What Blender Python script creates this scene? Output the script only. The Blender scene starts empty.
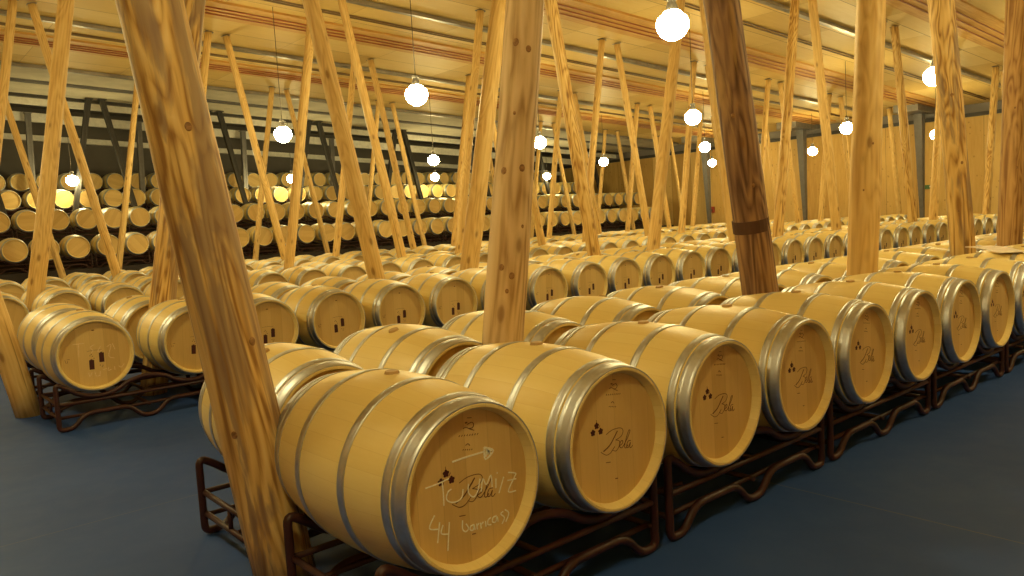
import bpy, bmesh, math, random
from mathutils import Vector, Matrix
random.seed(7)
PI = math.pi
col = bpy.context.scene.collection
FZ = 0.60          # height of a barrel's axis above the floor on its rack
SP = 0.7542        # barrel spacing along a row
BL = 0.965          # barrel length
XE = 31.5          # end wall
def ceil_z(x): return 6.60 - 0.052 * x

# ------------------------------------------------------------------ node helpers
class NT:
    def __init__(s, name):
        s.m = bpy.data.materials.new(name); s.m.use_nodes = True
        s.t = s.m.node_tree; s.b = s.t.nodes['Principled BSDF']
    def n(s, kind, **kw):
        nd = s.t.nodes.new(kind)
        for k, v in kw.items():
            if k in nd.inputs.keys() if isinstance(k, str) else False: pass
            setattr(nd, k, v)
        return nd
    def l(s, a, b): s.t.links.new(a, b)
    def math(s, op, a, b=None, c=None):
        nd = s.t.nodes.new('ShaderNodeMath'); nd.operation = op
        for i, v in enumerate((a, b, c)):
            if v is None: continue
            if isinstance(v, (int, float)): nd.inputs[i].default_value = v
            else: s.l(v, nd.inputs[i])
        return nd.outputs[0]
    def coord(s, scale=(1, 1, 1), loc=(0, 0, 0), rot=(0, 0, 0)):
        tc = s.t.nodes.new('ShaderNodeTexCoord'); mp = s.t.nodes.new('ShaderNodeMapping')
        s.l(tc.outputs['Object'], mp.inputs[0])
        mp.inputs['Scale'].default_value = scale; mp.inputs['Location'].default_value = loc
        mp.inputs['Rotation'].default_value = rot
        return mp.outputs[0]
    def rnd(s):
        return s.t.nodes.new('ShaderNodeObjectInfo').outputs['Random']
    def xyz(s, v):
        nd = s.t.nodes.new('ShaderNodeSeparateXYZ'); s.l(v, nd.inputs[0]); return nd.outputs
    def noise(s, vec, scale=5, detail=3, rough=.55, dist=0.0, w=None):
        nd = s.t.nodes.new('ShaderNodeTexNoise')
        if w is not None:
            nd.noise_dimensions = '4D'; s.l(w, nd.inputs['W'])
        s.l(vec, nd.inputs['Vector'])
        nd.inputs['Scale'].default_value = scale; nd.inputs['Detail'].default_value = detail
        nd.inputs['Roughness'].default_value = rough; nd.inputs['Distortion'].default_value = dist
        return nd.outputs[0]
    def ramp(s, fac, stops):
        nd = s.t.nodes.new('ShaderNodeValToRGB'); s.l(fac, nd.inputs[0])
        e = nd.color_ramp.elements
        while len(e) < len(stops): e.new(.5)
        for k, (p, c) in enumerate(stops):
            e[k].position = p; e[k].color = (*c, 1) if len(c) == 3 else c
        return nd.outputs[0]
    def mix(s, fac, a, b, mode='MIX'):
        nd = s.t.nodes.new('ShaderNodeMix'); nd.data_type = 'RGBA'; nd.blend_type = mode
        for sock, v in ((nd.inputs[0], fac), (nd.inputs[6], a), (nd.inputs[7], b)):
            if isinstance(v, (int, float)): sock.default_value = v
            elif isinstance(v, tuple): sock.default_value = (*v, 1)
            else: s.l(v, sock)
        return nd.outputs[2]
    def bump(s, h, strength=.3, dist=.01):
        nd = s.t.nodes.new('ShaderNodeBump'); s.l(h, nd.inputs['Height'])
        nd.inputs['Strength'].default_value = strength; nd.inputs['Distance'].default_value = dist
        s.l(nd.outputs[0], s.b.inputs['Normal'])
    def out(s, colr=None, rough=.5, metal=0.0, spec=None):
        if colr is not None:
            if isinstance(colr, tuple): s.b.inputs['Base Color'].default_value = (*colr, 1)
            else: s.l(colr, s.b.inputs['Base Color'])
        if isinstance(rough, (int, float)): s.b.inputs['Roughness'].default_value = rough
        else: s.l(rough, s.b.inputs['Roughness'])
        s.b.inputs['Metallic'].default_value = metal
        if spec is not None: s.b.inputs['Specular IOR Level'].default_value = spec
        return s.m

M = {}
def mat_staves(name):
    k = NT(name); c = k.coord(); x, y, z = k.xyz(c)[:3]
    ang = k.math('ARCTAN2', x, z)
    u = k.math('MULTIPLY', ang, 30 / (2 * PI))
    r = k.rnd()
    idx = k.math('ADD', k.math('FLOOR', u), k.math('MULTIPLY', r, 91))
    wn = k.t.nodes.new('ShaderNodeTexWhiteNoise'); wn.noise_dimensions = '1D'; k.l(idx, wn.inputs['W'])
    fr = k.math('FRACT', u)
    edge = k.math('ABSOLUTE', k.math('SUBTRACT', fr, .5))
    seam = k.math('GREATER_THAN', edge, .482)
    g = k.noise(k.coord((26, 2.2, 26)), 3, 4, .6, w=r)
    base = k.ramp(k.math('ADD', k.math('MULTIPLY', wn.outputs[0], .5), k.math('MULTIPLY', g, .5)),
                  [(.15, (.76, .59, .225)), (.5, (.80, .64, .265)), (.85, (.835, .69, .31))])
    dirt = k.noise(k.coord((3, 3, 3)), 1.3, 3, .6, w=r)
    base = k.mix(k.math('MULTIPLY', k.math('SUBTRACT', dirt, .5), .5), base, (.62, .42, .16))
    knot = k.t.nodes.new('ShaderNodeTexVoronoi'); k.l(k.coord((5, 2.4, 5)), knot.inputs['Vector']); knot.inputs['Scale'].default_value = 1.6
    kf = k.math('MULTIPLY', k.math('LESS_THAN', knot.outputs['Distance'], .03), .45)
    base = k.mix(kf, base, (.32, .16, .05))
    base = k.mix(k.math('MULTIPLY', seam, .17), base, (.42, .25, .08))
    k.bump(g, .08, .004)
    return k.out(base, .42, spec=.35)
def mat_head(name):
    k = NT(name); c = k.coord(); x, y, z = k.xyz(c)[:3]
    r = k.rnd()
    u = k.math('ADD', k.math('MULTIPLY', x, 9.5), k.math('MULTIPLY', r, 7))
    wn = k.t.nodes.new('ShaderNodeTexWhiteNoise'); wn.noise_dimensions = '1D'; k.l(k.math('FLOOR', u), wn.inputs['W'])
    seam = k.math('GREATER_THAN', k.math('ABSOLUTE', k.math('SUBTRACT', k.math('FRACT', u), .5)), .487)
    g = k.noise(k.coord((45, 45, 2.6)), 2.2, 4, .6, .4, w=r)
    base = k.ramp(k.math('ADD', k.math('MULTIPLY', wn.outputs[0], .45), k.math('MULTIPLY', g, .55)),
                  [(.1, (.59, .385, .13)), (.5, (.68, .465, .17)), (.9, (.75, .54, .215))])
    base = k.mix(k.math('MULTIPLY', seam, .22), base, (.26, .13, .03))
    k.bump(g, .06, .003)
    return k.out(base, .5, spec=.3)
def mat_hoop(name):
    k = NT(name); r = k.rnd()
    n1 = k.noise(k.coord((9, 9, 9)), 2, 5, .65, w=r)
    n2 = k.noise(k.coord((4, 60, 4)), 3, 3, .5, w=r)
    c = k.ramp(n1, [(.25, (.47, .50, .56)), (.5, (.59, .62, .69)), (.75, (.68, .71, .78))])
    ro = k.math('ADD', k.math('MULTIPLY', n2, .16), .38)
    k.bump(n2, .05, .002)
    return k.out(c, ro, 1.0)
def mat_post(name, stops, patch, pcol, pw):
    k = NT(name); r = k.rnd()
    g = k.noise(k.coord((14, 14, .9)), 1.2, 5, .62, 1.2, w=r)
    wv = k.t.nodes.new('ShaderNodeTexWave'); wv.wave_type = 'BANDS'; wv.bands_direction = 'X'
    k.l(k.coord((3.2, 3.2, .32)), wv.inputs[0]); wv.inputs['Scale'].default_value = 2.6
    wv.inputs['Distortion'].default_value = 7; wv.inputs['Detail'].default_value = 3; wv.inputs['Detail Scale'].default_value = 1.0
    k.l(k.math('MULTIPLY', r, 40), wv.inputs['Phase Offset'])
    cn = k.noise(k.coord((3.0, 3.0, .42)), 1.15, 2, .45, .9, w=k.math('ADD', r, 5.0))
    ln = k.math('ABSOLUTE', k.math('SUBTRACT', k.math('FRACT', k.math('MULTIPLY', cn, 16)), .5))
    f = k.math('ADD', k.math('MULTIPLY', g, .50), k.math('ADD', k.math('MULTIPLY', ln, .46), k.math('MULTIPLY', wv.outputs['Fac'], .12)))
    base = k.ramp(f, stops)
    pn = k.noise(k.coord((4.5, 4.5, .75)), 1.1, 4, .6, 1.5, w=r)
    pf = k.ramp(pn, [(patch, (0, 0, 0)), (patch + .09, (1, 1, 1))])
    base = k.mix(k.math('MULTIPLY', pf, pw), base, pcol)
    v = k.t.nodes.new('ShaderNodeTexVoronoi'); k.l(k.coord((6.5, 6.5, 2.6)), v.inputs['Vector']); v.inputs['Scale'].default_value = 1.0
    kn = k.ramp(v.outputs['Distance'], [(.0, (1, 1, 1)), (.10, (.85, .85, .85)), (.15, (.25, .25, .25)), (.24, (0, 0, 0))])
    base = k.mix(k.math('MULTIPLY', kn, .75), base, (.20, .085, .02))
    ck = k.noise(k.coord((22, 22, .35)), 1.0, 2, .5, .5, w=r)
    cf = k.ramp(ck, [(.30, (1, 1, 1)), (.325, (0, 0, 0))])
    base = k.mix(k.math('MULTIPLY', cf, .55), base, (.16, .07, .02))
    k.bump(f, .35, .012)
    return k.out(base, .55, spec=.3)
M['staves'] = mat_staves('oak_staves'); M['head'] = mat_head('oak_head'); M['hoop'] = mat_hoop('galvanised_hoop')
ystops = [(.27, (.40, .21, .06)), (.36, (.60, .37, .115)), (.46, (.74, .50, .18)), (.62, (.81, .60, .27))]
M['post_y'] = mat_post('peeled_pine', ystops, .60, (.42, .25, .10), .5)
M['post_w'] = mat_post('weathered_pine', [(.28, (.33, .17, .05)), (.37, (.56, .34, .11)), (.46, (.72, .48, .17)), (.60, (.78, .56, .24))], .49, (.27, .185, .125), .74)
M['post_s'] = mat_post('smooth_pine', [(.22, (.56, .34, .11)), (.38, (.68, .45, .16)), (.50, (.75, .52, .20)), (.66, (.79, .58, .26))], .62, (.52, .33, .13), .45)
M['post_p'] = mat_post('pale_pine', [(.27, (.40, .24, .10)), (.37, (.56, .38, .18)), (.47, (.68, .49, .26)), (.6, (.74, .55, .31))], .60, (.48, .32, .16), .6)
M['post_b'] = mat_post('brown_bark_pine', [(.27, (.12, .06, .035)), (.40, (.25, .14, .08)), (.55, (.40, .24, .12))], .56, (.55, .35, .14), .6)
def plain(name, c, rough=.5, metal=0.0, var=.12, sc=6, spec=None):
    k = NT(name)
    n = k.noise(k.coord(), sc, 4, .6)
    d = tuple(max(0, v * (1 - var)) for v in c); e = tuple(min(1, v * (1 + var)) for v in c)
    return k.out(k.ramp(n, [(.3, d), (.7, e)]), rough, metal, spec)
M['rack'] = plain('oxide_red_steel', (.038, .009, .008), .5, 0, .3, 9)
M['rack_far'] = plain('dark_rack_steel', (.045, .014, .011), .5, 0, .3, 9)
M['ink'] = plain('maroon_ink', (.075, .010, .008), .6)
M['inkb'] = plain('brown_ink', (.16, .065, .02), .6)
M['inkd'] = plain('dark_red_ink', (.06, .008, .008), .6)
M['chalk'] = plain('white_chalk', (.92, .88, .70), .9, 0, .15, 90)
M['chalkf'] = plain('faded_chalk', (.80, .62, .34), .9, 0, .2, 90)
M['bung'] = plain('bung_wood', (.46, .30, .12), .6)
M['steel'] = plain('dark_painted_steel', (.045, .043, .045), .45, .2)
M['steelg'] = plain('grey_painted_steel', (.17, .165, .17), .4, .3)
M['galv'] = plain('galvanised_tray', (.33, .32, .31), .35, .7, .2, 4)
M['pipe'] = plain('red_pipe', (.36, .12, .045), .45)
M['cable'] = plain('brown_conduit', (.20, .13, .06), .5)
M['white'] = plain('white_paint_concrete', (.78, .76, .70), .8)
M['slab'] = plain('grey_slab', (.62, .57, .45), .85, 0, .18, .8)
M['darkwall'] = plain('dark_grey_wall', (.105, .095, .085), .85, 0, .15, .7)
M['plinth'] = plain('dark_terrace', (.030, .022, .018), .8)
M['greyband'] = plain('grey_band', (.20, .18, .17), .7, 0, .15, .8)
M['socket'] = plain('lamp_socket', (.16, .15, .14), .4, .3)
M['cord'] = plain('lamp_cord', (.09, .07, .05), .6)
M['paper'] = plain('white_sheet', (.80, .70, .60), .55)
M['redbox'] = plain('red_box', (.35, .04, .02), .4)
M['green'] = plain('green_box', (.06, .16, .05), .4)
k_ = NT('knot_wood'); kn_ = k_.noise(k_.coord((1, 60, 60)), 1.0, 3, .6); M['knot'] = k_.out(k_.ramp(kn_, [(.3, (.16, .07, .025)), (.5, (.30, .15, .05)), (.7, (.42, .24, .09))]), .6)
M['strap'] = plain('dark_strap', (.10, .045, .025), .8)
k = NT('lamp_glass'); k.out((1, 1, 1), .3)
k.b.inputs['Emission Color'].default_value = (1.0, .82, .36, 1); k.b.inputs['Emission Strength'].default_value = 125
M['bulb'] = k.m
# floor: blue painted concrete
k = NT('blue_floor_paint'); r1 = k.noise(k.coord(), .55, 5, .6); r2 = k.noise(k.coord(), 6, 5, .65)
c = k.ramp(r1, [(.3, (.024, .066, .25)), (.55, (.031, .079, .29)), (.75, (.041, .092, .30))])
c = k.mix(k.ramp(r2, [(.62, (0, 0, 0)), (.80, (.3, .3, .3))]), c, (.10, .12, .20))
st = k.noise(k.coord((1, 1, 1), (-2.2, .7, 0)), 2.2, 2, .5)
x, y, z = k.xyz(k.coord())[:3]
jx = k.math('LESS_THAN', k.math('ABSOLUTE', k.math('SUBTRACT', k.math('FRACT', k.math('DIVIDE', k.math('ADD', x, 3.85), 6.0)), .0)), .0012)
jy = k.math('LESS_THAN', k.math('FRACT', k.math('DIVIDE', k.math('ADD', y, 12.4), 5.0)), .001)
c = k.mix(k.math('MULTIPLY', k.math('MAXIMUM', jx, jy), .6), c, (.17, .16, .14))
k.out(c, k.math('ADD', k.math('MULTIPLY', r2, .2), .50), spec=.25); k.bump(r2, .05, .01)
M['floor'] = k.m
# ceiling: yellow board panels in long strips
k = NT('pine_ceiling'); x, y, z = k.xyz(k.coord())[:3]
px = k.math('DIVIDE', x, 2.44); py = k.math('DIVIDE', k.math('ADD', y, .35), 1.27)
cell = k.math('ADD', k.math('MULTIPLY', k.math('FLOOR', py), 7.31), k.math('FLOOR', px))
wn = k.t.nodes.new('ShaderNodeTexWhiteNoise'); wn.noise_dimensions = '1D'; k.l(cell, wn.inputs['W'])
sy = k.math('LESS_THAN', k.math('FRACT', py), .018); sx = k.math('LESS_THAN', k.math('FRACT', px), .006)
g = k.noise(k.coord((.7, 9, 9)), 1.6, 5, .6, .6)
big = k.noise(k.coord((.25, .8, 1)), .9, 3, .6)
f = k.math('ADD', k.math('MULTIPLY', wn.outputs[0], .35), k.math('ADD', k.math('MULTIPLY', g, .35), k.math('MULTIPLY', big, .3)))
c = k.ramp(f, [(.25, (.59, .39, .12)), (.5, (.69, .48, .165)), (.78, (.77, .58, .25))])
c = k.mix(k.math('MULTIPLY', k.math('MAXIMUM', sy, k.math('MULTIPLY', sx, .6)), .75), c, (.20, .095, .025))
k.bump(g, .05, .01); M['ceiling'] = k.out(c, .5, spec=.25)
k = NT('orange_board'); g = k.noise(k.coord((.6, 12, 8)), 1.8, 5, .6, .5)
M['batten'] = k.out(k.ramp(g, [(.3, (.50, .26, .07)), (.55, (.62, .36, .11)), (.8, (.70, .47, .17))]), .5, spec=.25)
# end wall: knotty board wall
k = NT('knotty_board_wall'); x, y, z = k.xyz(k.coord())[:3]
py = k.math('DIVIDE', y, 1.22)
wn = k.t.nodes.new('ShaderNodeTexWhiteNoise'); wn.noise_dimensions = '1D'; k.l(k.math('FLOOR', py), wn.inputs['W'])
sm = k.math('LESS_THAN', k.math('FRACT', py), .015)
g = k.noise(k.coord((4, 4, .5)), 1.5, 5, .65, 1.0)
v = k.t.nodes.new('ShaderNodeTexVoronoi'); k.l(k.coord((1, 4.2, 3.4)), v.inputs['Vector']); v.inputs['Scale'].default_value = 1.1
kn = k.ramp(v.outputs['Distance'], [(0, (1, 1, 1)), (.10, (.7, .7, .7)), (.17, (0, 0, 0))])
f = k.math('ADD', k.math('MULTIPLY', wn.outputs[0], .4), k.math('MULTIPLY', g, .6))
c = k.ramp(f, [(.3, (.52, .31, .09)), (.5, (.64, .41, .13)), (.7, (.72, .49, .18))])
c = k.mix(k.math('MULTIPLY', kn, .55), c, (.24, .11, .03)); c = k.mix(k.math('MULTIPLY', sm, .6), c, (.15, .07, .02))
M['board'] = k.out(c, .6, spec=.25)

# ------------------------------------------------------------------ mesh helpers
def link(name, me, mats, parent=None, smooth=False):
    if isinstance(me, bmesh.types.BMesh):
        b = me; me = bpy.data.meshes.new(name); bmesh.ops.recalc_face_normals(b, faces=b.faces); b.to_mesh(me); b.free()
    if smooth:
        for p_ in me.polygons: p_.use_smooth = True
    for m_ in (mats if isinstance(mats, (list, tuple)) else [mats]): me.materials.append(m_)
    o = bpy.data.objects.new(name, me); col.objects.link(o)
    if parent: o.parent = parent
    return o
def tag(o, label=None, cat=None, group=None, kind=None):
    if label: o['label'] = label
    if cat: o['category'] = cat
    if group: o['group'] = group
    if kind: o['kind'] = kind
    return o
def thing(name, loc, label, cat, group=None, rz=0):
    o = bpy.data.objects.new(name, None); o.empty_display_size = .1; col.objects.link(o)
    o.location = loc; o.rotation_euler = (0, 0, rz); return tag(o, label, cat, group)
def clone(root, loc, rz=0, label=None, group=None):
    r = root.copy(); col.objects.link(r); r.location = loc; r.rotation_euler = (0, 0, rz)
    if label: r['label'] = label
    if group: r['group'] = group
    for ch in list(root.children):
        c_ = ch.copy(); col.objects.link(c_); c_.parent = r
        for g_ in ch.children:
            d_ = g_.copy(); col.objects.link(d_); d_.parent = c_
    return r
def box(b, x0, y0, z0, x1, y1, z1):
    vs = [b.verts.new(q) for q in ((x0, y0, z0), (x1, y0, z0), (x1, y1, z0), (x0, y1, z0), (x0, y0, z1), (x1, y0, z1), (x1, y1, z1), (x0, y1, z1))]
    for f_ in ((3, 2, 1, 0), (4, 5, 6, 7), (0, 1, 5, 4), (1, 2, 6, 5), (2, 3, 7, 6), (3, 0, 4, 7)): b.faces.new([vs[i] for i in f_])
    return vs
def lathe_y(b, prof, seg, closed=False, mi=0, smooth=True, flat=()):
    """revolve (y, r) points about the Y axis"""
    rings = []
    for (yy, rr) in prof:
        if rr < 1e-5: rings.append([b.verts.new((0, yy, 0))])
        else: rings.append([b.verts.new((rr * math.sin(2 * PI * i / seg), yy, rr * math.cos(2 * PI * i / seg))) for i in range(seg)])
    pairs = list(zip(rings, rings[1:])) + ([(rings[-1], rings[0])] if closed else [])
    for np_, (A_, B_) in enumerate(pairs):
        for i in range(seg):
            j = (i + 1) % seg
            if len(A_) == 1 and len(B_) == 1: continue
            if len(A_) == 1: f_ = b.faces.new((A_[0], B_[i], B_[j]))
            elif len(B_) == 1: f_ = b.faces.new((A_[i], A_[j], B_[0]))
            else: f_ = b.faces.new((A_[i], A_[j], B_[j], B_[i]))
            f_.material_index = mi; f_.smooth = smooth and np_ not in flat
def tube(b, pts, r, seg=8, closed=False, caps=True):
    pts = [Vector(q) for q in pts]; n = len(pts); rings = []; up = None
    for i, q in enumerate(pts):
        if closed: t = (pts[(i + 1) % n] - pts[i - 1])
        else: t = pts[min(i + 1, n - 1)] - pts[max(i - 1, 0)]
        t.normalize()
        if up is None:
            up = Vector((0, 1, 0)) if abs(t.y) < .9 else Vector((0, 0, 1))
        s = t.cross(up).normalized(); up = s.cross(t).normalized()
        rings.append([b.verts.new(q + r * (math.cos(2 * PI * k_ / seg) * s + math.sin(2 * PI * k_ / seg) * up)) for k_ in range(seg)])
    rng = list(zip(rings, rings[1:])) + ([(rings[-1], rings[0])] if closed else [])
    for A_, B_ in rng:
        for i in range(seg):
            j = (i + 1) % seg; f_ = b.faces.new((A_[i], A_[j], B_[j], B_[i])); f_.smooth = True
    if caps and not closed:
        b.faces.new(rings[0][::-1]); b.faces.new(rings[-1])
def fillet(pts, rad, n=4, closed=True):
    """round the corners of a polyline of 3-D points"""
    out = []; N = len(pts)
    for i in range(N):
        p0, p1, p2 = Vector(pts[i - 1]), Vector(pts[i]), Vector(pts[(i + 1) % N])
        if not closed and i in (0, N - 1): out.append(p1); continue
        a, c_ = p0 - p1, p2 - p1; rr = min(rad, a.length * .45, c_.length * .45)
        a = p1 + a.normalized() * rr; c_ = p1 + c_.normalized() * rr
        for k_ in range(n + 1):
            t = k_ / n; out.append(a * (1 - t) ** 2 + p1 * 2 * t * (1 - t) + c_ * t * t)
    return out

ORD = ['first', 'second', 'third', 'fourth', 'fifth', 'sixth', 'seventh', 'eighth', 'ninth', 'tenth', 'eleventh', 'twelfth', 'thirteenth', 'fourteenth', 'fifteenth', 'sixteenth', 'seventeenth', 'eighteenth', 'nineteenth', 'twentieth']
def ordn(i):
    if i < 20: return ORD[i]
    t = {2: 'twenty', 3: 'thirty', 4: 'forty'}[(i + 1) // 10]; r_ = (i + 1) % 10
    return t + '-' + ORD[r_ - 1] if r_ else {3: 'thirtieth', 4: 'fortieth'}[(i + 1) // 10]

# ------------------------------------------------------------------ barrel
H = BL / 2; RB, RH = .352, .294
def rad(y): return RB - (RB - RH) * (abs(y) / H) ** 2
HOOPS = [(-H + .002, -H + .064), (-H + .074, -H + .110), (-.178, -.140), (.140, .178), (H - .110, H - .074), (H - .064, H - .002)]
def stave_profile(n):
    pr = [(-H + .058, .266), (-H + .034, .268), (-H + .001, .280), (-H, .282), (-H, RH - .003), (-H + .003, RH - .001)]
    pr += [(-H + .004 + (BL - .008) * i / n, rad(-H + .004 + (BL - .008) * i / n)) for i in range(1, n)]
    pr += [(H - .003, RH - .001), (H, RH - .003), (H, .282), (H - .001, .280), (H - .034, .268), (H - .058, .266)]
    return pr
def hoop_profile(a, c_, n=3):
    o_ = [(a + (c_ - a) * i / n, rad(a + (c_ - a) * i / n) + .0032) for i in range(n + 1)]
    return o_ + [(y_, r_ - .0045) for y_, r_ in reversed(o_)]
def head_bm(side, seg=48, b=None, mi=0):
    b = b or bmesh.new(); y0 = side * (H - .040)
    lathe_y(b, [(y0, 0), (y0, .12), (y0, .2695), (y0 - side * .018, .2695), (y0 - side * .018, 0)], seg, mi=mi, smooth=False)
    return b
def ribbon(b, pts, w, y, th=.0008):
    """flat stroke on the head plane: pts (x,z)"""
    P = [Vector((q[0], 0, q[1])) for q in pts]
    if len(P) == 1: P = [P[0] + Vector((-.003, 0, 0)), P[0] + Vector((.003, 0, 0))]
    if len(P) > 2:   # smooth (Catmull-Rom)
        Q = []
        for i in range(len(P) - 1):
            p0, p1, p2, p3 = P[max(i - 1, 0)], P[i], P[i + 1], P[min(i + 2, len(P) - 1)]
            for k_ in range(4):
                t = k_ / 4
                Q.append(.5 * ((2 * p1) + (p2 - p0) * t + (2 * p0 - 5 * p1 + 4 * p2 - p3) * t * t + (3 * p1 - p0 - 3 * p2 + p3) * t ** 3))
        P = Q + [P[-1]]
    L_, R_ = [], []
    for i, q in enumerate(P):
        t = (P[min(i + 1, len(P) - 1)] - P[max(i - 1, 0)])
        if t.length < 1e-7: t = Vector((1, 0, 0))
        t.normalize(); nrm = Vector((-t.z, 0, t.x)) * w / 2
        L_.append(q + nrm); R_.append(q - nrm)
    for i in range(len(P) - 1):
        v = [b.verts.new(Vector((q.x, yy, q.z))) for yy in (y - th, y + .0004) for q in (L_[i], L_[i + 1], R_[i + 1], R_[i])]
        for f_ in ((0, 1, 2, 3), (7, 6, 5, 4), (0, 4, 5, 1), (1, 5, 6, 2), (2, 6, 7, 3), (3, 7, 4, 0)): b.faces.new([v[q] for q in f_])
def blob(b, cx, cz, rx, rz, y, n=10, th=.0008, rot=0, pet=0):
    vs, ws = [], []
    for i in range(n):
        a = 2 * PI * i / n; s = 1 + (pet * math.cos(5 * a) if pet else 0)
        X, Z = rx * s * math.cos(a), rz * s * math.sin(a)
        X, Z = X * math.cos(rot) - Z * math.sin(rot), X * math.sin(rot) + Z * math.cos(rot)
        vs.append(b.verts.new((cx + X, y - th, cz + Z))); ws.append(b.verts.new((cx + X, y + .0004, cz + Z)))
    b.faces.new(vs)
    for i in range(n): b.faces.new((vs[i], ws[i], ws[(i + 1) % n], vs[(i + 1) % n]))
BELA = [[(0.0226, 0.0237), (-0.0005, -0.0003), (-0.0288, -0.0264), (-0.0666, -0.0427)], [(-0.0821, -0.0418), (-0.0522, -0.0607), (-0.0258, -0.0584), (0.0023, -0.0374), (0.0317, -0.0003), (0.0471, 0.0183)], [(-0.0463, 0.0233), (-0.0087, 0.0344), (0.0394, 0.0325), (0.0568, 0.0175), (0.0445, -0.0032), (0.0094, -0.012)], [(0.0094, -0.012), (0.0323, -0.0225), (0.0277, -0.0435), (0.0084, -0.0579), (-0.0093, -0.0507)], [(0.0332, -0.0411), (0.0511, -0.0343), (0.0497, -0.0229), (0.0374, -0.0274), (0.0308, -0.0442), (0.0443, -0.0533), (0.0592, -0.0436)], [(0.0592, -0.0436), (0.0852, -0.0163), (0.1001, 0.0064), (0.0925, 0.0096), (0.0752, -0.0177), (0.0619, -0.0516), (0.0702, -0.0595), (0.083, -0.0492)], [(0.1028, -0.0352), (0.0851, -0.0348), (0.075, -0.0532), (0.0844, -0.0614), (0.1001, -0.042), (0.0945, -0.0594), (0.1007, -0.0661), (0.1124, -0.0584)]]
CREST = [[(-0.0146, 0.207), (-0.0018, 0.209), (0.0135, 0.2003), (0.0342, 0.1906)], [(0.0041, 0.218), (0.0256, 0.2213), (0.0333, 0.2097), (0.0242, 0.2012), (0.0104, 0.2024)], [(0.0067, 0.2406), (0.0256, 0.2372)], [(-0.0083, 0.1467), (0.0026, 0.1503), (0.0104, 0.1415)], [(-0.0351, 0.1829), (-0.0306, 0.1878)], [(-0.0237, 0.1814), (-0.0192, 0.1862)], [(-0.0123, 0.1798), (-0.0077, 0.1847)], [(-0.0008, 0.1782), (0.0038, 0.1831)], [(0.0108, 0.1766), (0.0154, 0.1815)], [(0.0224, 0.175), (0.027, 0.1799)], [(0.034, 0.1734), (0.0387, 0.1783)], [(0.0458, 0.1718), (0.0504, 0.1767)], [(-0.0219, 0.1321), (-0.0175, 0.1355)], [(-0.0126, 0.1302), (-0.0081, 0.1336)], [(-0.0032, 0.1283), (0.0013, 0.1317)], [(0.0062, 0.1264), (0.0107, 0.1298)], [(0.0157, 0.1245), (0.0202, 0.1279)]]
CHALK = [[(-0.189, 0.0443), (-0.1398, 0.0457), (-0.089, 0.0513)], [(-0.1184, 0.0459), (-0.1165, 0.0063), (-0.1177, -0.0356)], [(-0.0812, 0.0116), (-0.0962, 0.0067), (-0.1052, -0.015), (-0.0884, -0.032), (-0.0594, -0.0373), (-0.0385, -0.0279), (-0.0319, -0.002)], [(-0.0068, 0.0096), (-0.0092, -0.0207), (0.012, -0.0422), (0.0326, -0.0261), (0.0458, 0.0141)], [(0.0476, -0.0334), (0.0588, 0.0107), (0.0726, -0.0151), (0.0962, 0.0134), (0.0991, -0.0318)], [(0.1188, -0.0053), (0.1162, -0.0397)], [(0.1253, 0.0153), (0.1274, 0.0115)], [(0.156, -0.0088), (0.129, -0.0625)], [(0.179, 0.0012), (0.2141, -0.0112), (0.2062, -0.0254), (0.1737, -0.0685), (0.2108, -0.0756)], [(0.1727, -0.0275), (0.2158, -0.0325)], [(-0.1587, -0.0566), (-0.1829, -0.0941), (-0.1452, -0.1089)], [(-0.1398, -0.0864), (-0.1538, -0.1544)], [(-0.1265, -0.0996), (-0.1359, -0.1269), (-0.1043, -0.1387)], [(-0.0996, -0.0987), (-0.1139, -0.1949)], [(-0.0427, -0.1099), (-0.0451, -0.1401), (-0.0312, -0.1538), (-0.0191, -0.1451), (-0.029, -0.1265)], [(0.0043, -0.1399), (-0.0097, -0.1418), (-0.0121, -0.1535), (0.0013, -0.1577), (0.0058, -0.1403), (0.0089, -0.1601)], [(0.0181, -0.141), (0.0196, -0.1616)], [(0.019, -0.1488), (0.0288, -0.143)], [(0.035, -0.143), (0.0373, -0.1639)], [(0.036, -0.1509), (0.0491, -0.1442)], [(0.0585, -0.1439), (0.0593, -0.1651)], [(0.0843, -0.139), (0.0704, -0.1443), (0.0692, -0.1599), (0.0847, -0.1647)], [(0.1108, -0.1406), (0.0945, -0.1421), (0.0909, -0.157), (0.1051, -0.1613), (0.1129, -0.1444), (0.1171, -0.1637)], [(0.1439, -0.1343), (0.1311, -0.1402), (0.1478, -0.1582), (0.1347, -0.1781)], [(0.1524, -0.1304), (0.17, -0.1486), (0.153, -0.176)], [(-0.0708, 0.104), (-0.0036, 0.1056), (0.0751, 0.1049)], [(0.0739, 0.1203), (0.1151, 0.099), (0.0752, 0.0766), (0.0739, 0.1203)], [(0.0806, 0.1149), (0.1025, 0.0907)], [(0.0854, 0.1156), (0.0783, 0.0853)], [(0.0921, 0.1103), (0.0881, 0.0904)], [(0.0989, 0.1067), (0.0838, 0.0953)], [(0.1072, 0.1024), (0.091, 0.0973)]]
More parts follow.
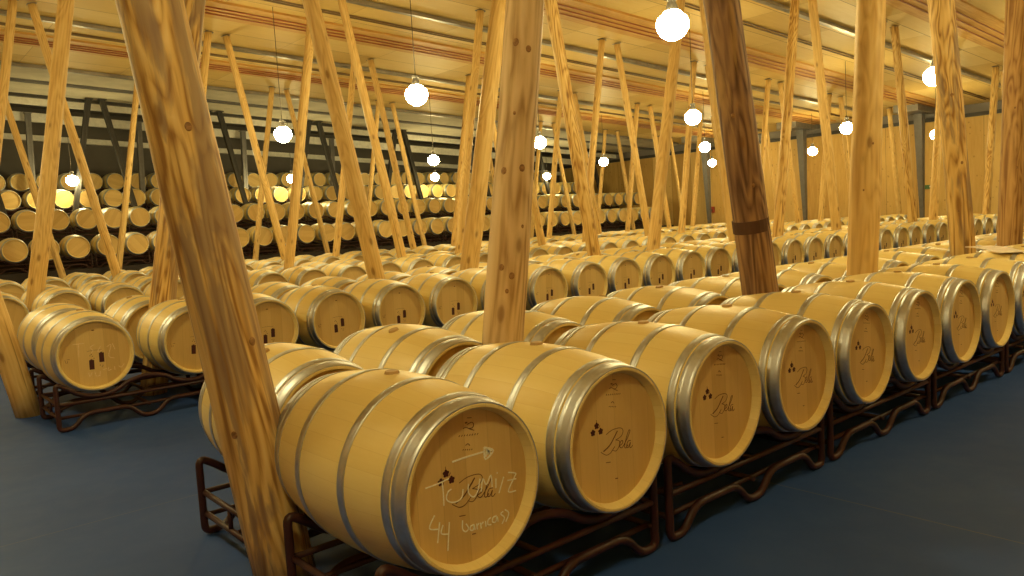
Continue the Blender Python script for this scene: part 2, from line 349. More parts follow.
CHALK2 = [[(-0.1587, 0.1063), (-0.0764, 0.1057)], [(-0.1178, 0.106), (-0.1196, 0.0538), (-0.123, -0.004)], [(-0.0001, 0.0827), (-0.0334, 0.0641), (-0.0149, 0.0377), (-0.0275, 0.0161)], [(0.0458, 0.064), (0.0204, 0.0205), (0.053, 0.0273)], [(0.0927, 0.051), (0.1263, 0.0639), (0.1015, -0.0279), (0.1425, -0.0524)], [(0.138, 0.0741), (0.1545, 0.0177)], [(-0.0634, -0.1431), (-0.0564, -0.1797), (-0.0376, -0.1475)], [(-0.0158, -0.1394), (-0.0092, -0.1821), (0.0227, -0.1818)], [(0.026, -0.1466), (0.0175, -0.1808)], [(0.0481, -0.1385), (0.0756, -0.1312)], [(0.0926, -0.1221), (0.0846, -0.1507), (0.1123, -0.1434)], [(0.1359, -0.1234), (0.1385, -0.1539)], [(0.1687, -0.1229), (0.1892, -0.1384), (0.2137, -0.1122)]]
YF = -(H - .040)
def print_a():
    b = bmesh.new()
    for i, s in enumerate(BELA): ribbon(b, s[:4] if i == 1 else s, .0026 if i in (1, 2, 3) else .0032, YF)
    ribbon(b, BELA[0], .0050, YF)
    for s in CREST: ribbon(b, s, .0026, YF)
    return b
def flower_a():
    b = bmesh.new()
    for cx, cz in ((-.0998, .0711), (-.1228, .0471), (-.0781, .0441)): [blob(b, cx + .0085 * math.cos(.3 + q * 1.2566), cz + .0085 * math.sin(.3 + q * 1.2566), .0056, .0056, YF, 10) for q in range(5)]; blob(b, cx, cz, .006, .006, YF, 10)
    ribbon(b, [(-.0998, .083), (-.1002, .095)], .0015, YF); ribbon(b, [(-.088, .060), (-.080, .070)], .0015, YF)
    return b
def small_a():
    b = bmesh.new()
    ribbon(b, [(-.055, -.092), (-.028, -.096)], .003, YF); ribbon(b, [(-.004, -.172), (.012, -.174)], .004, YF); blob(b, 0, .225, .006, .003, YF)
    return b
def print_b():
    b = bmesh.new()
    for cx, cz in ((-.033, -.083), (.046, -.031)):
        ribbon(b, [(cx - .001, cz - .040), (cx + .001, cz + .040)], .038, YF)
        ribbon(b, [(cx, cz + .037), (cx - .001, cz + .046)], .016, YF)
    return b
def print_b2():
    b = bmesh.new()
    for q in ((-.03, .004), (-.022, -.012), (-.012, -.03), (.030, -.095), (.044, -.112), (.05, -.1), (-.04, -.006)): blob(b, q[0], q[1], .0045, .0035, YF, 8)
    ribbon(b, [(-.227, -.015), (-.219, -.044)], .003, YF); ribbon(b, [(-.211, -.012), (-.191, -.013)], .003, YF); ribbon(b, [(-.209, -.023), (-.209, -.043)], .003, YF)
    blob(b, 0, .205, .012, .005, YF, 10); ribbon(b, [(-.06, .033), (-.003, .037), (.05, .032)], .002, YF)
    return b

mesh_cache = {}
def near_barrel(kind):
    t = thing('wine_barrel', (0, 0, 0), 'oak wine barrel', 'barrel')
    o_ = (0, 0, 0)
    if 'staves' not in mesh_cache:
        b = bmesh.new(); lathe_y(b, stave_profile(26), 64, flat=(0, 1, 2, 3, 4, 30, 31, 32, 33, 34, 35)); s = link('staves', b, M['staves'], t)
        mesh_cache['staves'] = s.data
        for sd in (-1, 1): mesh_cache['head%d' % sd] = link('barrel_head', head_bm(sd), M['head'], t).data
        for i, (a, c_) in enumerate(HOOPS):
            b = bmesh.new(); lathe_y(b, hoop_profile(a, c_), 64, closed=True, flat=(3, 4, 5, 6, 7))
            m_ = (a + c_) / 2; an = 1.1      # rivets where the ends of the hoop lap over
            for dy in (-.008, .008):
                rr = rad(m_) + .0032; c0 = Vector((rr * math.sin(an), m_ + dy, rr * math.cos(an)))
                bmesh.ops.create_uvsphere(b, u_segments=6, v_segments=4, radius=.0045, matrix=Matrix.Translation(c0))
            mesh_cache['hoop%d' % i] = link('hoop', b, M['hoop'], t).data
        b = bmesh.new()
        bmesh.ops.create_cone(b, cap_ends=True, segments=20, radius1=.030, radius2=.026, depth=.011, matrix=Matrix.Translation((0, 0, RB + .004)))
        mesh_cache['bung'] = link('bung', b, M['bung'], t).data
    else:
        def use(nm, key):
            c_ = bpy.data.objects.new(nm, mesh_cache[key]); col.objects.link(c_); c_.parent = t
        use('staves', 'staves'); use('barrel_head', 'head-1'); use('barrel_head', 'head1')
        for i in range(6): use('hoop', 'hoop%d' % i)
        use('bung', 'bung')
    if kind == 'a':
        tag(link('script_print', print_a(), M['inkb'], t), 'brown script word Bela with small crest above')
        tag(link('flower_mark', flower_a(), M['ink'], t), 'three small maroon flowers')
        link('stamp', small_a(), M['inkb'], t)
    if kind == 'b':
        tag(link('printed_mark', print_b(), M['inkd'], t), 'two dark red bottle shapes')
        link('stamp', print_b2(), M['inkb'], t)
    return t
protoA = near_barrel('a'); protoB = near_barrel('b'); protoP = near_barrel('')
used = set()
def put(proto, loc, rz, label, roll=0.0, group=None):
    if proto.name not in used:
        used.add(proto.name); r = proto; r.location = loc; r.rotation_euler = (0, 0, rz); r['label'] = label
        if group: r['group'] = group
    else: r = clone(proto, loc, rz, label, group)
    r.rotation_euler = (0, roll, rz)
    return r
def far_bm(seg=28, b=None, M4=None):
    b = b or bmesh.new(); n0 = len(b.verts)
    lathe_y(b, stave_profile(8), seg, mi=0)
    for sd in (-1, 1): head_bm(sd, seg, b, mi=1)
    for a, c_ in HOOPS: lathe_y(b, hoop_profile(a, c_, 1), seg, closed=True, mi=2, flat=(1, 2, 3))
    if M4 is not None:
        b.verts.ensure_lookup_table()
        bmesh.ops.transform(b, matrix=M4, verts=b.verts[n0:])
    return b
fb = far_bm(); far_me = bpy.data.meshes.new('wine_barrel')
bmesh.ops.recalc_face_normals(fb, faces=fb.faces); fb.to_mesh(far_me); fb.free()
for q in ('staves', 'head', 'hoop'): far_me.materials.append(M[q])
def far_barrel(x, yc, z, rz, roll, label, group):
    o_ = bpy.data.objects.new('wine_barrel', far_me); col.objects.link(o_)
    o_.location = (x, yc, z); o_.rotation_euler = (0, roll, rz)
    return tag(o_, label, 'barrel', group)
jit = lambda s: random.uniform(-s, s)

# nearest block ---------------------------------------------------------------
GA1 = 'barrels in the front row of the nearest block'
lab = ["large pale oak barrel nearest the camera, head chalked '44 barricas' with an arrow",
       "oak barrel right of the chalked nearest barrel, clear script and flowers on its head",
       "third oak barrel from the left in the nearest row, beside the blue aisle floor",
       "fourth oak barrel from the left in the nearest row, beside the blue aisle floor"]
for i in range(12):
    L_ = lab[i] if i < 4 else '%s oak barrel from the left in the nearest row beside the blue aisle' % ordn(i)
    o_ = put(protoA, (i * SP, H, FZ), 0, L_, 0 if i < 2 else jit(.05), GA1)
    if i == 0: firstA = o_
ys2 = 1.085
GA2 = 'barrels in the back row of the nearest block'
for i in range(15):
    L_ = 'pale oak barrel behind the chalked nearest barrel and the big leaning post' if i == 0 else '%s oak barrel from the left in the back row of the nearest block' % ordn(i)
    put(protoP, (i * SP + (.035 if i else .055) + (jit(.01) if i else 0), ys2 + H + (jit(.012) if i > 1 else 0), FZ + (.012 if i else .01)), jit(.01), L_, jit(.4), GA2)
# second block -----------------------------------------------------------------
GB1 = 'barrels in the front row of the second block'
for i in range(31):
    L_ = 'oak barrel at the left end across the aisle with faint chalk over its bottle mark' if i == 0 else '%s oak barrel from the left, front row of the block across the aisle' % ordn(i)
    rzb = (-.02, -.03)[i] if i < 2 else jit(.008)
    o_ = put(protoB, (-.052 + i * SP + (jit(.012) if i > 3 else 0) + (.01, .10)[i] if i < 2 else -.052 + i * SP + jit(.01), 5.074 + H + (jit(.015) if i > 1 else 0), FZ), rzb, L_, jit(.06) if i else 0, GB1)
    if i == 0: firstB = o_
b = bmesh.new()
for s_ in CHALK[:25]: ribbon(b, s_, .0046, YF - .0006)
tag(link('chalk_writing', b, M['chalk'], firstA), 'white chalk words')
b = bmesh.new()
for s_ in CHALK[25:]: ribbon(b, s_, .0062, YF - .0006)
tag(link('chalk_arrow', b, M['chalk'], firstA), 'white chalk arrow')
b = bmesh.new()
for s_ in CHALK2: ribbon(b, s_, .0055, YF - .0006)
tag(link('chalk_writing', b, M['chalkf'], firstB), 'faint chalk writing')
firstA.location.x -= .006; firstA.rotation_euler.z = .026
GB2 = 'barrels in the back row of the second block'
for i in range(33):
    put(protoP, (-.03 + i * SP + jit(.015), 6.16 + H + jit(.02), FZ + .012), jit(.012), '%s oak barrel from the left, back row of the block across the aisle' % ordn(i), jit(.5), GB2)
# farther blocks: single meshes
blocks = [('third', 10.14, 0, 39), ('third', 11.23, 1, 24), ('fourth', 15.2, 0, 39)]
for nm, y0, back, n in blocks:
    for i in range(n):
        w_ = 'back' if back else 'front'
        far_barrel(-.03 + i * SP + jit(.02), y0 + H + jit(.02), FZ + .012 * back, jit(.012), jit(3), '%s small oak barrel from the left in the %s row of the %s block' % (ordn(i), w_, nm), 'barrels in the %s row of the %s block' % (w_, nm))
stuff = []
for i in range(24, 39): stuff.append((-.03 + i * SP + jit(.02), 11.23 + H, FZ + .012, jit(3)))
for i in range(39): stuff.append((-.03 + i * SP + jit(.02), 16.29 + H, FZ + .012, jit(3)))
tiers = [('lowest', 21.8, 1.50, 39, 38), ('second', 24.0, 2.33, 41, 39), ('third', 26.9, 3.10, 40, 17), ('top', 29.4, 3.85, 39, 17)]
for nm, y0, z, n, ni in tiers:
    for i in range(n):
        x = -.45 + i * SP + jit(.02)
        if i < ni: far_barrel(x, y0 + H, z, jit(.02), jit(3), '%s oak barrel from the left in the %s terrace row along the far wall' % (ordn(i), nm), 'barrels in the %s terrace row' % nm)
        else: stuff.append((x, y0 + H, z, jit(3)))
b = bmesh.new()
for x, y, z, ro in stuff: far_bm(16, b, Matrix.Translation((x, y, z)) @ Matrix.Rotation(ro, 4, 'Y'))
tag(link('wine_barrels', b, [M['staves'], M['head'], M['hoop']]), 'remaining distant oak barrels, tops and heads behind the counted rows', 'barrel', kind='stuff')

# ------------------------------------------------------------------ racks
RY = .35; RT = .0195
def side_path(y):
    """closed loop of bent tube in the X-Z plane: rounded ends, cradles on top, wavy feet below"""
    rc = rad(RY) + RT + .004; pts = [(-.70, y, .10), (-.70, y, .405)]
    for s in (-1, 1):
        xc = s * SP / 2; a0 = 44 if s < 0 else 40; a1 = 40 if s < 0 else 44
        if s > 0: pts.append((0, y, .372))
        for k_ in range(9):
            a = math.radians(-a0 + (a0 + a1) * k_ / 8); pts.append((xc + rc * math.sin(a), y, FZ - rc * math.cos(a)))
    pts += [(.70, y, .405), (.70, y, .10), (.70, y, RT), (.60, y, RT), (.50, y, .125), (.16, y, .125), (.06, y, RT), (-.06, y, RT), (-.16, y, .125), (-.50, y, .125), (-.60, y, RT), (-.70, y, RT)]
    return fillet(pts, .085, 5)
def rack_pieces():
    out = []
    for s in (-1, 1):
        b = bmesh.new(); tube(b, side_path(s * RY), RT, 8, closed=True); out.append(('side_frame', b))
    for s in (-1, 1):
        for z in (.225, .125):
            if z == .125 : continue
            b = bmesh.new(); tube(b, [(-.70, s * RY, z), (.70, s * RY, z)], .014, 8); out.append(('rail', b))
    for s in (-1, 1):
        b = bmesh.new(); tube(b, [(-.70, s * (RY - .03), .115), (.70, s * (RY - .03), .115)], .013, 8); out.append(('rail', b))
    for x in (-.69, 0, .69):
        for z in (.225, .115):
            b = bmesh.new(); tube(b, [(x, -RY, z), (x, RY, z)], .0145, 8); out.append(('crossbar', b))
    for x in (-.69, .69):
        b = bmesh.new(); tube(b, [(x, 0, .115), (x, 0, .225)], .012, 6); out.append(('upright', b))
        sgn = 1 if x < 0 else -1
        b = bmesh.new(); tube(b, [(x + sgn * .02, -.04, .115), (x + sgn * .16, -.30, .225)], .010, 6); out.append(('brace', b))
    return out
rp = rack_pieces()
rack0 = thing('barrel_rack', (0, 0, 0), 'rack', 'rack')
fr = bmesh.new()
for nm, b in rp:
    me = bpy.data.meshes.new('tmp'); b.to_mesh(me); fr.from_mesh(me); bpy.data.meshes.remove(me)
    link(nm, b, M['rack'], rack0)
rack_me = bpy.data.meshes.new('barrel_rack'); bmesh.ops.recalc_face_normals(fr, faces=fr.faces)
fr.to_mesh(rack_me); fr.free(); rack_me.materials.append(M['rack_far'])
first = [True]
def rack(x, y, label, group, z=0, far=False):
    if far:
        o_ = bpy.data.objects.new('barrel_rack', rack_me); col.objects.link(o_); o_.location = (x, y, z); return tag(o_, label, 'rack', group)
    if first[0]:
        first[0] = False; rack0.location = (x, y, z); rack0['label'] = label; rack0['group'] = group; return rack0
    return clone(rack0, (x, y, z), 0, label, group)
for kx in range(6):
    rack((2 * kx + .5) * SP - .015, H - .03, '%s dark red tube rack from the left under the nearest row of barrels' % ordn(kx), 'racks under the nearest row')
for kx in range(2):
    rack((2 * kx + .5) * SP + .02, ys2 + H, '%s dark red tube rack from the left under the nearest block\'s back row' % ordn(kx), 'racks under the back row of the nearest block', z=0.0)
for kx in range(6):
    rack(-.052 + (2 * kx + .5) * SP, 5.074 + H - .13, '%s dark rack from the left under the front row across the aisle' % ordn(kx), 'racks under the second block front row')
for kx in range(1):
    rack(-.03 + (2 * kx + .5) * SP, 6.16 + H, 'dark rack at the left end under the back row across the aisle', 'racks under the second block back row')
for yy, n_, k0, nm in ((ys2 + H, 8, 2, 'nearest block back'), (5.074 + H, 16, 6, 'second block front'), (6.16 + H, 17, 1, 'second block back'), (10.14 + H, 20, 0, 'third block front'), (11.23 + H, 20, 0, 'third block back'), (15.2 + H, 20, 0, 'fourth block front'), (16.29 + H, 20, 0, 'fourth block back')):
    for kx in range(k0, n_):
        rack(-.03 + (2 * kx + .5) * SP, yy, '%s dark rack from the left under the %s row of barrels' % (ordn(kx), nm), 'racks under the %s row' % nm, far=True)
for nm, y0, z, n, ni in tiers:
    for kx in range(19):
        rack(-.45 + (2 * kx + .5) * SP, y0 + H, '%s dark rack from the left under the %s terrace row of barrels' % (ordn(kx), nm), 'racks under the %s terrace row' % nm, z=z - FZ, far=True)

# ------------------------------------------------------------------ posts
def post(x, y, slope, r0=.12, label='', mat='post_y', group='', strap=False, rnd=None, zb=0.0, top=None, knots=()):
    """x = axis position at barrel-top height, slope = dx/dz"""
    rg = random.Random(rnd if rnd is not None else int(x * 97 + y * 13))
    z_ref = .9; xb = x - slope * z_ref
    zt = ceil_z(x + slope * 4.5) - .012 if top is None else top
    Lz = zt - 0.0; Ln = Lz * math.sqrt(1 + slope * slope)
    t = thing('timber_post', (xb, y, 0), label, 'post', group); t.rotation_euler = (0, math.atan(slope), 0)
    b = bmesh.new(); seg = 20; n = max(8, int(Ln / .28)); rings = []
    ph = [rg.uniform(0, 6.28) for _ in range(8)]; ba, bp = rg.uniform(.003, .012), rg.uniform(0, 6.28)
    for i in range(n + 1):
        z = Ln * i / n; taper = 1 - .16 * i / n
        cx, cy = ba * math.sin(z * 1.1 + bp), ba * math.cos(z * .9 + bp)
        sw = 1 + .02 * math.sin(z * 2.3 + ph[0]) + .015 * math.sin(z * 5.1 + ph[1])
        ring = []
        for j in range(seg):
            a = 2 * PI * j / seg
            rr = r0 * taper * sw * (1 + .022 * math.sin(2 * a + ph[2] + z * .4) + .014 * math.sin(3 * a + ph[3] - z * .7))
            zz = z
            X = cx + rr * math.cos(a)
            if i == 0: zz = X * slope * 1.0 + .001      # foot cut level with the floor
            if i == n: zz = z + X * slope * 1.0 - .02   # head cut level with the ceiling
            ring.append(b.verts.new((X, cy + rr * math.sin(a), zz)))
        rings.append(ring)
    for A_, B_ in zip(rings, rings[1:]):
        for j in range(seg):
            f_ = b.faces.new((A_[j], A_[(j + 1) % seg], B_[(j + 1) % seg], B_[j])); f_.smooth = True
    b.faces.new(rings[0][::-1]); b.faces.new(rings[-1])
    link('shaft', b, M[mat], t)
    for (kz, ka, kr) in knots:      # knots standing slightly proud of the shaft
        b = bmesh.new(); a = math.radians(ka); tp = 1 - .16 * kz / Ln
        cx, cy = ba * math.sin(kz * 1.1 + bp), ba * math.cos(kz * .9 + bp); rr = r0 * tp * (1 + .02 * math.sin(kz * 2.3 + ph[0]) + .015 * math.sin(kz * 5.1 + ph[1])) * (1 + .022 * math.sin(2 * a + ph[2] + kz * .4) + .014 * math.sin(3 * a + ph[3] - kz * .7))
        m4 = Matrix.Translation((cx + (rr - .001) * math.cos(a), cy + (rr - .001) * math.sin(a), kz)) @ Matrix.Rotation(a, 4, 'Z') @ Matrix.Diagonal((.0045, kr, kr * 1.25, 1))
        bmesh.ops.create_uvsphere(b, u_segments=14, v_segments=10, radius=1, matrix=m4)
        link('knot', b, M['knot'], t, smooth=True)
    b = bmesh.new(); box(b, -.085, -.085, Ln - .022, .085, .085, Ln - .012); link('cap_plate', b, M['steelg'], t)
    if strap:
        b = bmesh.new(); rr = r0 * .985
        q = [(1.36, rr * .98), (1.36, rr * 1.03), (1.45, rr * 1.03), (1.45, rr * .98)]
        rr_ = []
        for zz, r_ in q: rr_.append([b.verts.new((r_ * math.cos(2 * PI * j / 24), r_ * math.sin(2 * PI * j / 24), zz)) for j in range(24)])
        for A_, B_ in zip(rr_, rr_[1:] + rr_[:1]):
            for j in range(24): b.faces.new((A_[j], A_[(j + 1) % 24], B_[(j + 1) % 24], B_[j]))
        link('strap', b, M['strap'], t)
    return t
G1 = 'posts rising from the nearest barrel block'
row1 = [(-.385, -.138, .130, 'post_w', 'thick weathered grained post leaning left across the picture beside the nearest barrel'),
        (1.01, .172, .112, 'post_p', 'thick pale knotty upright post rising right behind the two nearest barrels'),
        (3.49, -.177, .128, 'post_b', 'dark brown bark-stained post leaning left with a dark strap, right of centre'),
        (5.11, .124, .13, 'post_s', 'smooth yellow post leaning slightly right, next right of the dark brown post'),
        (7.46, -.215, .125, 'post_w', 'blotchy yellow and grey post leaning left, at right of the picture'),
        (8.94, .105, .135, 'post_b2', 'brown upright post close to the right edge of the picture'),
        (11.3, -.17, .12, 'post_y', 'next post right of the brown one at the right edge, leaning left'),
        (12.9, .16, .12, 'post_y', 'outermost right post of the nearest block, leaning right')]
M['post_b2'] = mat_post('reddish_pine', [(.27, (.27, .13, .045)), (.40, (.44, .25, .09)), (.58, (.58, .36, .14))], .60, (.62, .40, .16), .5)
KN = {0: [(2.45, -125, .017), (1.95, -95, .014), (1.1, -70, .015), (.75, -140, .013)],
      1: [(2.45, -150, .017), (2.42, -112, .015), (1.78, -160, .016), (1.80, -108, .016), (1.28, -146, .014), (1.24, -118, .015), (2.08, -140, .008), (1.5, -95, .008), (1.16, -128, .010)],
      2: [(2.2, -160, .014), (1.7, -125, .012), (3.0, -135, .014)], 3: [(2.0, -130, .009), (1.6, -160, .008)], 4: [(2.6, -150, .016), (1.9, -130, .014), (1.4, -165, .012)], 5: [(1.8, -140, .012), (2.5, -160, .011)]}
for pi_, (x, s, r0, m_, L_) in enumerate(row1):
    post(x, 1.035, s, r0, L_, m_, G1, strap=(m_ == 'post_b'), knots=KN.get(pi_, ()))
row2 = [(-.60, -.18), (.82, .19), (3.32, -.19), (4.72, .23), (7.18, -.18), (8.6, .235), (11.0, -.16), (12.5, .19), (14.9, -.167), (16.4, .2), (18.9, -.19), (20.2, .17), (22.7, -.19), (24.1, .2), (26.5, -.19), (28.0, .19), (30.3, -.19)]
for i, (x, s) in enumerate(row2):
    post(x, 6.125, s, .125 if i in (1, 3, 6) else .107, '%s post from the left in the block across the aisle, leaning %s' % (ordn(i), 'left' if s < 0 else 'right') if i else 'yellow post standing on blue floor at the far left beside the second block', 'post_w' if i in (1, ) else ('post_s', 'post_y', 'post_s')[i % 3], 'posts in the second block')
rows = [('third barrel block', 11.2, [1.75, 5.72, 9.6, 13.5, 17.35, 21.25, 25.2, 29.1], .095), ('fourth barrel block', 16.3, [1.65, 5.55, 9.4, 13.25, 17.1, 21, 24.9, 28.8], .095), ('aisle before the terraces', 21.2, [1.5, 5.35, 9.25, 13.1, 17.0, 20.8, 24.7, 28.5], .09)]
for nm, y, cs, r0 in rows:
    i = 0
    for c_ in cs:
        for s in (-1, 1):
            post(c_ + s * 1.22, y, -s * .19, .12 if (y == 11.2 and i == 0) else r0, '%s slim yellow post from the left in the %s, leaning %s' % (ordn(i), nm, 'right' if s < 0 else 'left'), 'post_s', 'posts in the ' + nm); i += 1

# dark steel V columns at the terraces and along the end wall
def steel_leg(x0, y0, z0, x1, y1, z1, w0, w1, label, group, mat='steel', hd=True):
    t = thing('steel_column', (x0, y0, z0), label, 'column', group)
    b = bmesh.new(); d = Vector((x1 - x0, y1 - y0, z1 - z0)); vs = []
    for P, w in ((Vector((0, 0, 0)), w0), (d, w1)):
        vs.append([b.verts.new(P + Vector((a * w, c_ * w, 0))) for a, c_ in ((-1, -1), (-.3, -1), (-.3, -.8), (.3, -.8), (.3, -1), (1, -1), (1, 1), (.3, 1), (.3, .8), (-.3, .8), (-.3, 1), (-1, 1))])
    n = len(vs[0])
    for j in range(n): b.faces.new((vs[0][j], vs[0][(j + 1) % n], vs[1][(j + 1) % n], vs[1][j]))
    b.faces.new(vs[0][::-1]); b.faces.new(vs[1]); link('shaft', b, M[mat], t)
    b = bmesh.new(); box(b, d.x - w1 * 1.5, d.y - w1 * 1.5, d.z, d.x + w1 * 1.5, d.y + w1 * 1.5, d.z + .02); link('head_plate', b, M[mat], t)
    return t
i = 0
for c_ in (1.35, 5.15, 9.0, 12.9, 16.85, 20.7, 24.6, 28.4):
    for s in (-1, 1):
        zt = ceil_z(c_) - .06
        steel_leg(c_ + s * .95, 26.2, 2.5, c_ + s * .2, 26.2, zt, .075, .085, '%s dark steel leg from the left rising between the second and third terrace rows' % ordn(i), 'dark steel legs at the terraces'); i += 1
i = 0
for x in (3.5, 7.0, 10.9, 14.8, 18.7, 22.6, 26.5):
    steel_leg(x, 28.6, 3.25, x + .1, 28.6, ceil_z(x) - .3, .085, .085, '%s grey upright column from the left between the third and top terrace rows' % ordn(i), 'grey uprights at the terraces', 'steelg'); i += 1
for i, y in enumerate((0.4, 5.4, 10.5, 15.4, 20.4)):
    steel_leg(30.75, y, 0, 30.55, y, 4.75, .05, .16, 'grey tapering steel column on the wooden end wall, %s from the right' % ordn(i), 'steel columns along the end wall', 'steelg')
    b = bmesh.new(); box(b, 29.3, y - .45, 4.785, 31.4, y + .45, 5.1)
    tag(link('steel_bracket', b, M['galv']), 'grey box bracket on top of the %s end wall column from the right' % ordn(i), 'bracket', 'brackets on the end wall columns')

# ------------------------------------------------------------------ lamps
def lamp0():
    t = thing('pendant_lamp', (0, 0, 0), 'lamp', 'lamp')
    b = bmesh.new(); bmesh.ops.create_uvsphere(b, u_segments=20, v_segments=14, radius=.185)
    for v in b.verts:
        v.co.z *= .96
        if v.co.z > .09: v.co.x *= .86; v.co.y *= .86
    link('bulb', b, M['bulb'], t, smooth=True)
    b = bmesh.new(); bmesh.ops.create_cone(b, cap_ends=True, segments=16, radius1=.085, radius2=.035, depth=.15, matrix=Matrix.Translation((0, 0, .215)))
    bmesh.ops.create_cone(b, cap_ends=True, segments=16, radius1=.06, radius2=.06, depth=.03, matrix=Matrix.Translation((0, 0, .285)))
    link('socket', b, M['socket'], t)
    return t
Lp = lamp0(); ff = True
for j, y in enumerate((-1.6, 3.5, 8.6, 13.7, 18.8, 26.0)):
    for i, x in enumerate((-1.9, 5.6, 13.1, 20.45, 26.9)):
        if y < 0 and i > 2: continue
        if y > 25: x = (-3.5, 4.2, 11.7, 18.4, 25.2)[i]
        z = 3.65 + jit(.02)
        if y < 25: x += .26 if j < 2 else .17
        if i >= 3 and 10 < y < 25: x += (.35, 1.2)[i - 3] + (.5 if j == 4 else 0)
        nm = ['nearest aisle', 'first aisle between the barrel blocks', 'second aisle between the barrel blocks', 'third aisle between the barrel blocks', 'aisle before the terraces', 'barrel terraces'][j]
        L_ = '%s glowing round hanging lamp from the left over the %s' % (ordn(i), nm)
        if ff: Lp.location = (x, y, z); Lp['label'] = L_; Lp['group'] = 'hanging lamps over the ' + nm; o_ = Lp; ff = False
        else:
            o_ = Lp.copy(); col.objects.link(o_); o_.location = (x, y, z); o_['label'] = L_; o_['group'] = 'hanging lamps over the ' + nm
            for ch in list(Lp.children):
                if ch.name.startswith('cord'): continue
                c_ = ch.copy(); col.objects.link(c_); c_.parent = o_
        b = bmesh.new(); tube(b, [(0, 0, .29), (0, 0, ceil_z(x) - z)], .007, 6); link('cord', b, M['cord'], o_)

# ------------------------------------------------------------------ setting
def struct(name, b, m_): return tag(link(name, b, m_), kind='structure')
X0, Y0, Y1 = -7.5, -5.5, 31.8
b = bmesh.new(); box(b, X0, Y0, -.2, XE + .3, Y1, 0); struct('floor', b, M['floor'])
def slab(y0, y1, th=.2, dz=0, x0=X0, x1=XE + .3):
    b = bmesh.new(); v = box(b, x0, y0, 0, x1, y1, th)
    for q in v: q.co.z += ceil_z(q.co.x) + dz
    return b
struct('ceiling', slab(Y0, 22.6), M['ceiling'])
struct('ceiling_far', slab(22.6, 27.0), M['slab'])
struct('ceiling_recess', slab(27.0, Y1, dz=.35), M['darkwall'])
struct('trim_1', slab(27.0, 27.15, .30, -.26), M['white'])
struct('trim_2', slab(28.9, 29.05, .30, -.52), M['white'])
struct('trim_3', slab(31.35, 31.5, .2, -.85), M['white'])
struct('trim_4', slab(24.3, 24.55, .06, -.06), M['steelg']); struct('trim_20', slab(26.6, 26.75, .10, -.10), M['steel'])
b = bmesh.new(); box(b, X0, 31.5, 0, XE + .3, Y1, 6.9); struct('wall_far', b, M['darkwall'])
b = bmesh.new(); box(b, XE, Y0, 0, XE + .2, Y1, 4.5); struct('wall_end', b, M['board'])
b = bmesh.new(); box(b, XE + .05, Y0, 4.5, XE + .3, Y1, 7); struct('wall_end_upper', b, M['greyband'])
b = bmesh.new(); box(b, XE - .12, Y0, 4.48, XE + .05, Y1, 4.62); struct('trim_5', b, M['steel'])
b = bmesh.new(); box(b, X0 - .2, Y0, 0, X0, Y1, 7); struct('wall_left', b, M['board'])
b = bmesh.new(); box(b, X0, Y0 - .2, 0, XE + .3, Y0, 7); struct('wall_near', b, M['board'])
# terraces under the far rows
for i, (y0, y1, z) in enumerate(((21.72, 23.85, .90), (23.85, 26.1, 1.73), (26.1, 28.5, 2.50), (28.5, 31.5, 3.25))):
    b = bmesh.new(); box(b, -1.5, y0, 0, 30.6 if i else 29.6, y1, z); struct('trim_%d' % (6 + i), b, M['plinth'])
# ceiling services
def run(name, y, dz, shapes, m_, x0=X0, x1=30.8, yy=0):
    b = bmesh.new()
    for (a, c_, h0, h1) in shapes:
        v = box(b, x0, y + a, h0, x1, y + c_, h1)
        for q in v: q.co.z += ceil_z(q.co.x) + dz
    return link(name, b, m_)
for i, y in enumerate((-3.3, 1.9, 6.95, 12.15, 17.25, 22.2)):
    tag(run('cable_tray', y, 0, [(-.06, .06, -.10, -.09), (-.065, -.055, -.10, -.03), (.055, .065, -.10, -.03), (-.02, .02, -.09, 0.0)], M['galv']), 'long grey cable tray under the ceiling, %s from the camera side' % ordn(i), 'cable tray', 'cable trays')
for i, y in enumerate((-.2, 4.9, 9.95, 14.5, 19.4)):
    o_ = run('trim_%d' % (10 + i), y, 0, [(-.55, .55, -.05, 0.0)], M['batten']); tag(o_, kind='structure')
    t = thing('pipe_run', (0, y, 0), 'three thin red pipes side by side under the ceiling, %s from the camera side' % ordn(i), 'pipes', 'red pipe runs')
    for a in (-.22, 0, .22):
        b = bmesh.new(); tube(b, [(X0 + .1, a, ceil_z(X0 + .1) - .068), (30.8, a, ceil_z(30.8) - .068)], .015, 8); link('pipe', b, M['pipe'], t)
for i, y in enumerate((2.9, 8.2, 13.25, 18.3)):
    t = thing('conduit_pair', (0, y, 0), 'pair of thin brown conduits under the ceiling, %s from the camera side' % ordn(i), 'conduit', 'brown conduits')
    for a in (-.06, .06):
        b = bmesh.new(); tube(b, [(X0 + .1, a, ceil_z(X0 + .1) - .022), (30.8, a, ceil_z(30.8) - .022)], .018, 6); link('conduit', b, M['cable'], t)

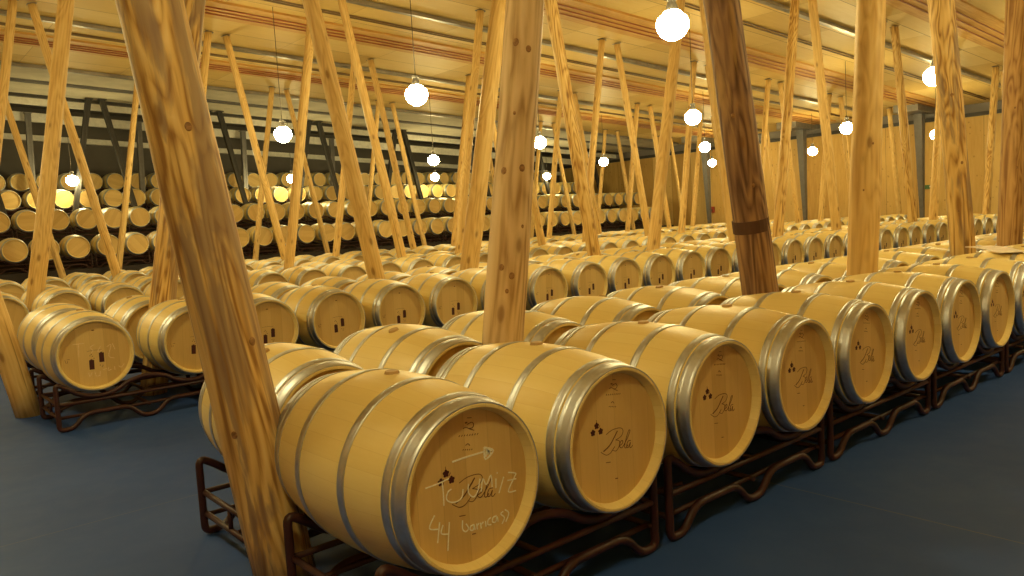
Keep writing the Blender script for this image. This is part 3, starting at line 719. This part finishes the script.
# small things ---------------------------------------------------------------
# pale sheet bent over the barrel tops at the right
b = bmesh.new(); nx, ny = 14, 6; g = {}
c0 = Vector((6.93, .56)); ux = Vector((.735, .678)); uy = Vector((-.678, .735))
for lay in (0, 1):
    for i in range(nx + 1):
        for j in range(ny + 1):
            s = (i / nx - .5) * .72; t_ = (j / ny - .5) * .24
            P = c0 + ux * s + uy * t_
            z = FZ + RB + .014 + .022 * math.sin(s * 6.0 + .5) * (1 if s < 0 else .5) + .02 * abs(s)
            g[lay, i, j] = b.verts.new((P.x - 6.93, P.y - .56, z - FZ - RB + lay * .006))
for i in range(nx):
    for j in range(ny):
        b.faces.new((g[1, i, j], g[1, i + 1, j], g[1, i + 1, j + 1], g[1, i, j + 1])); b.faces.new((g[0, i, j], g[0, i, j + 1], g[0, i + 1, j + 1], g[0, i + 1, j]))
for i in range(nx):
    for j in (0, ny): b.faces.new((g[0, i, j], g[0, i + 1, j], g[1, i + 1, j], g[1, i, j]))
for j in range(ny):
    for i in (0, nx): b.faces.new((g[0, i, j], g[0, i, j + 1], g[1, i, j + 1], g[1, i, j]))
o_ = link('paper_sheet', b, M['paper'], smooth=True); o_.location = (6.93, .56, FZ + RB)
tag(o_, 'pale curled sheet lying on the barrel tops between the two rightmost posts', 'sheet')
t = thing('call_point', (XE - .10, 20.75, 1.38), 'small dark red box on the brown end wall near the far corner', 'alarm box')
b = bmesh.new(); box(b, 0, -.13, 0, .10, .13, .30); bmesh.ops.bevel(b, geom=b.edges[:], offset=.02, segments=2); link('housing', b, M['redbox'], t)
b = bmesh.new(); box(b, -.012, -.07, .07, .002, .07, .17); link('face_plate', b, M['strap'], t)
t = thing('exit_light', (XE - .08, 10.65, 1.85), 'small greenish emergency light on the knotty wooden end wall', 'emergency light')
b = bmesh.new(); box(b, 0, -.16, 0, .08, .16, .16); bmesh.ops.bevel(b, geom=b.edges[:], offset=.015, segments=2); link('housing', b, M['green'], t)
b = bmesh.new(); box(b, -.01, -.30, .06, .0, -.17, .12); link('side_lens', b, M['paper'], t)

# ------------------------------------------------------------------ world, camera, view
sc = bpy.context.scene
w = bpy.data.worlds.new('world'); sc.world = w; w.use_nodes = True
w.node_tree.nodes['Background'].inputs[0].default_value = (1, .8, .5, 1); w.node_tree.nodes['Background'].inputs[1].default_value = .02
f, yaw, pit, rol = 772.31, .70833, -.08542, -.05804
F = Vector((math.cos(pit) * math.sin(yaw), math.cos(pit) * math.cos(yaw), math.sin(pit)))
Rt = F.cross(Vector((0, 0, 1))).normalized(); U = Rt.cross(F)
r_ = math.cos(rol) * Rt + math.sin(rol) * U; u_ = -math.sin(rol) * Rt + math.cos(rol) * U
cd = bpy.data.cameras.new('camera'); cam = bpy.data.objects.new('camera', cd); col.objects.link(cam)
cd.sensor_width = 36; cd.lens = f / 1024 * 36; cd.clip_start = .05; cd.clip_end = 200
mw = Matrix((r_, u_, -F)).transposed().to_4x4(); mw.translation = Vector((-1.55843, -2.07137, .90676 + FZ)); cam.matrix_world = mw
sc.camera = cam
sc.view_settings.view_transform = 'Standard'; sc.view_settings.look = 'None'; sc.view_settings.gamma = 1
sc.view_settings.exposure = 0.12; sc.view_settings.use_curve_mapping = False
try: sc.cycles.sample_clamp_indirect = 4.0; sc.cycles.max_bounces = 8; sc.cycles.use_denoising = True
except Exception: pass
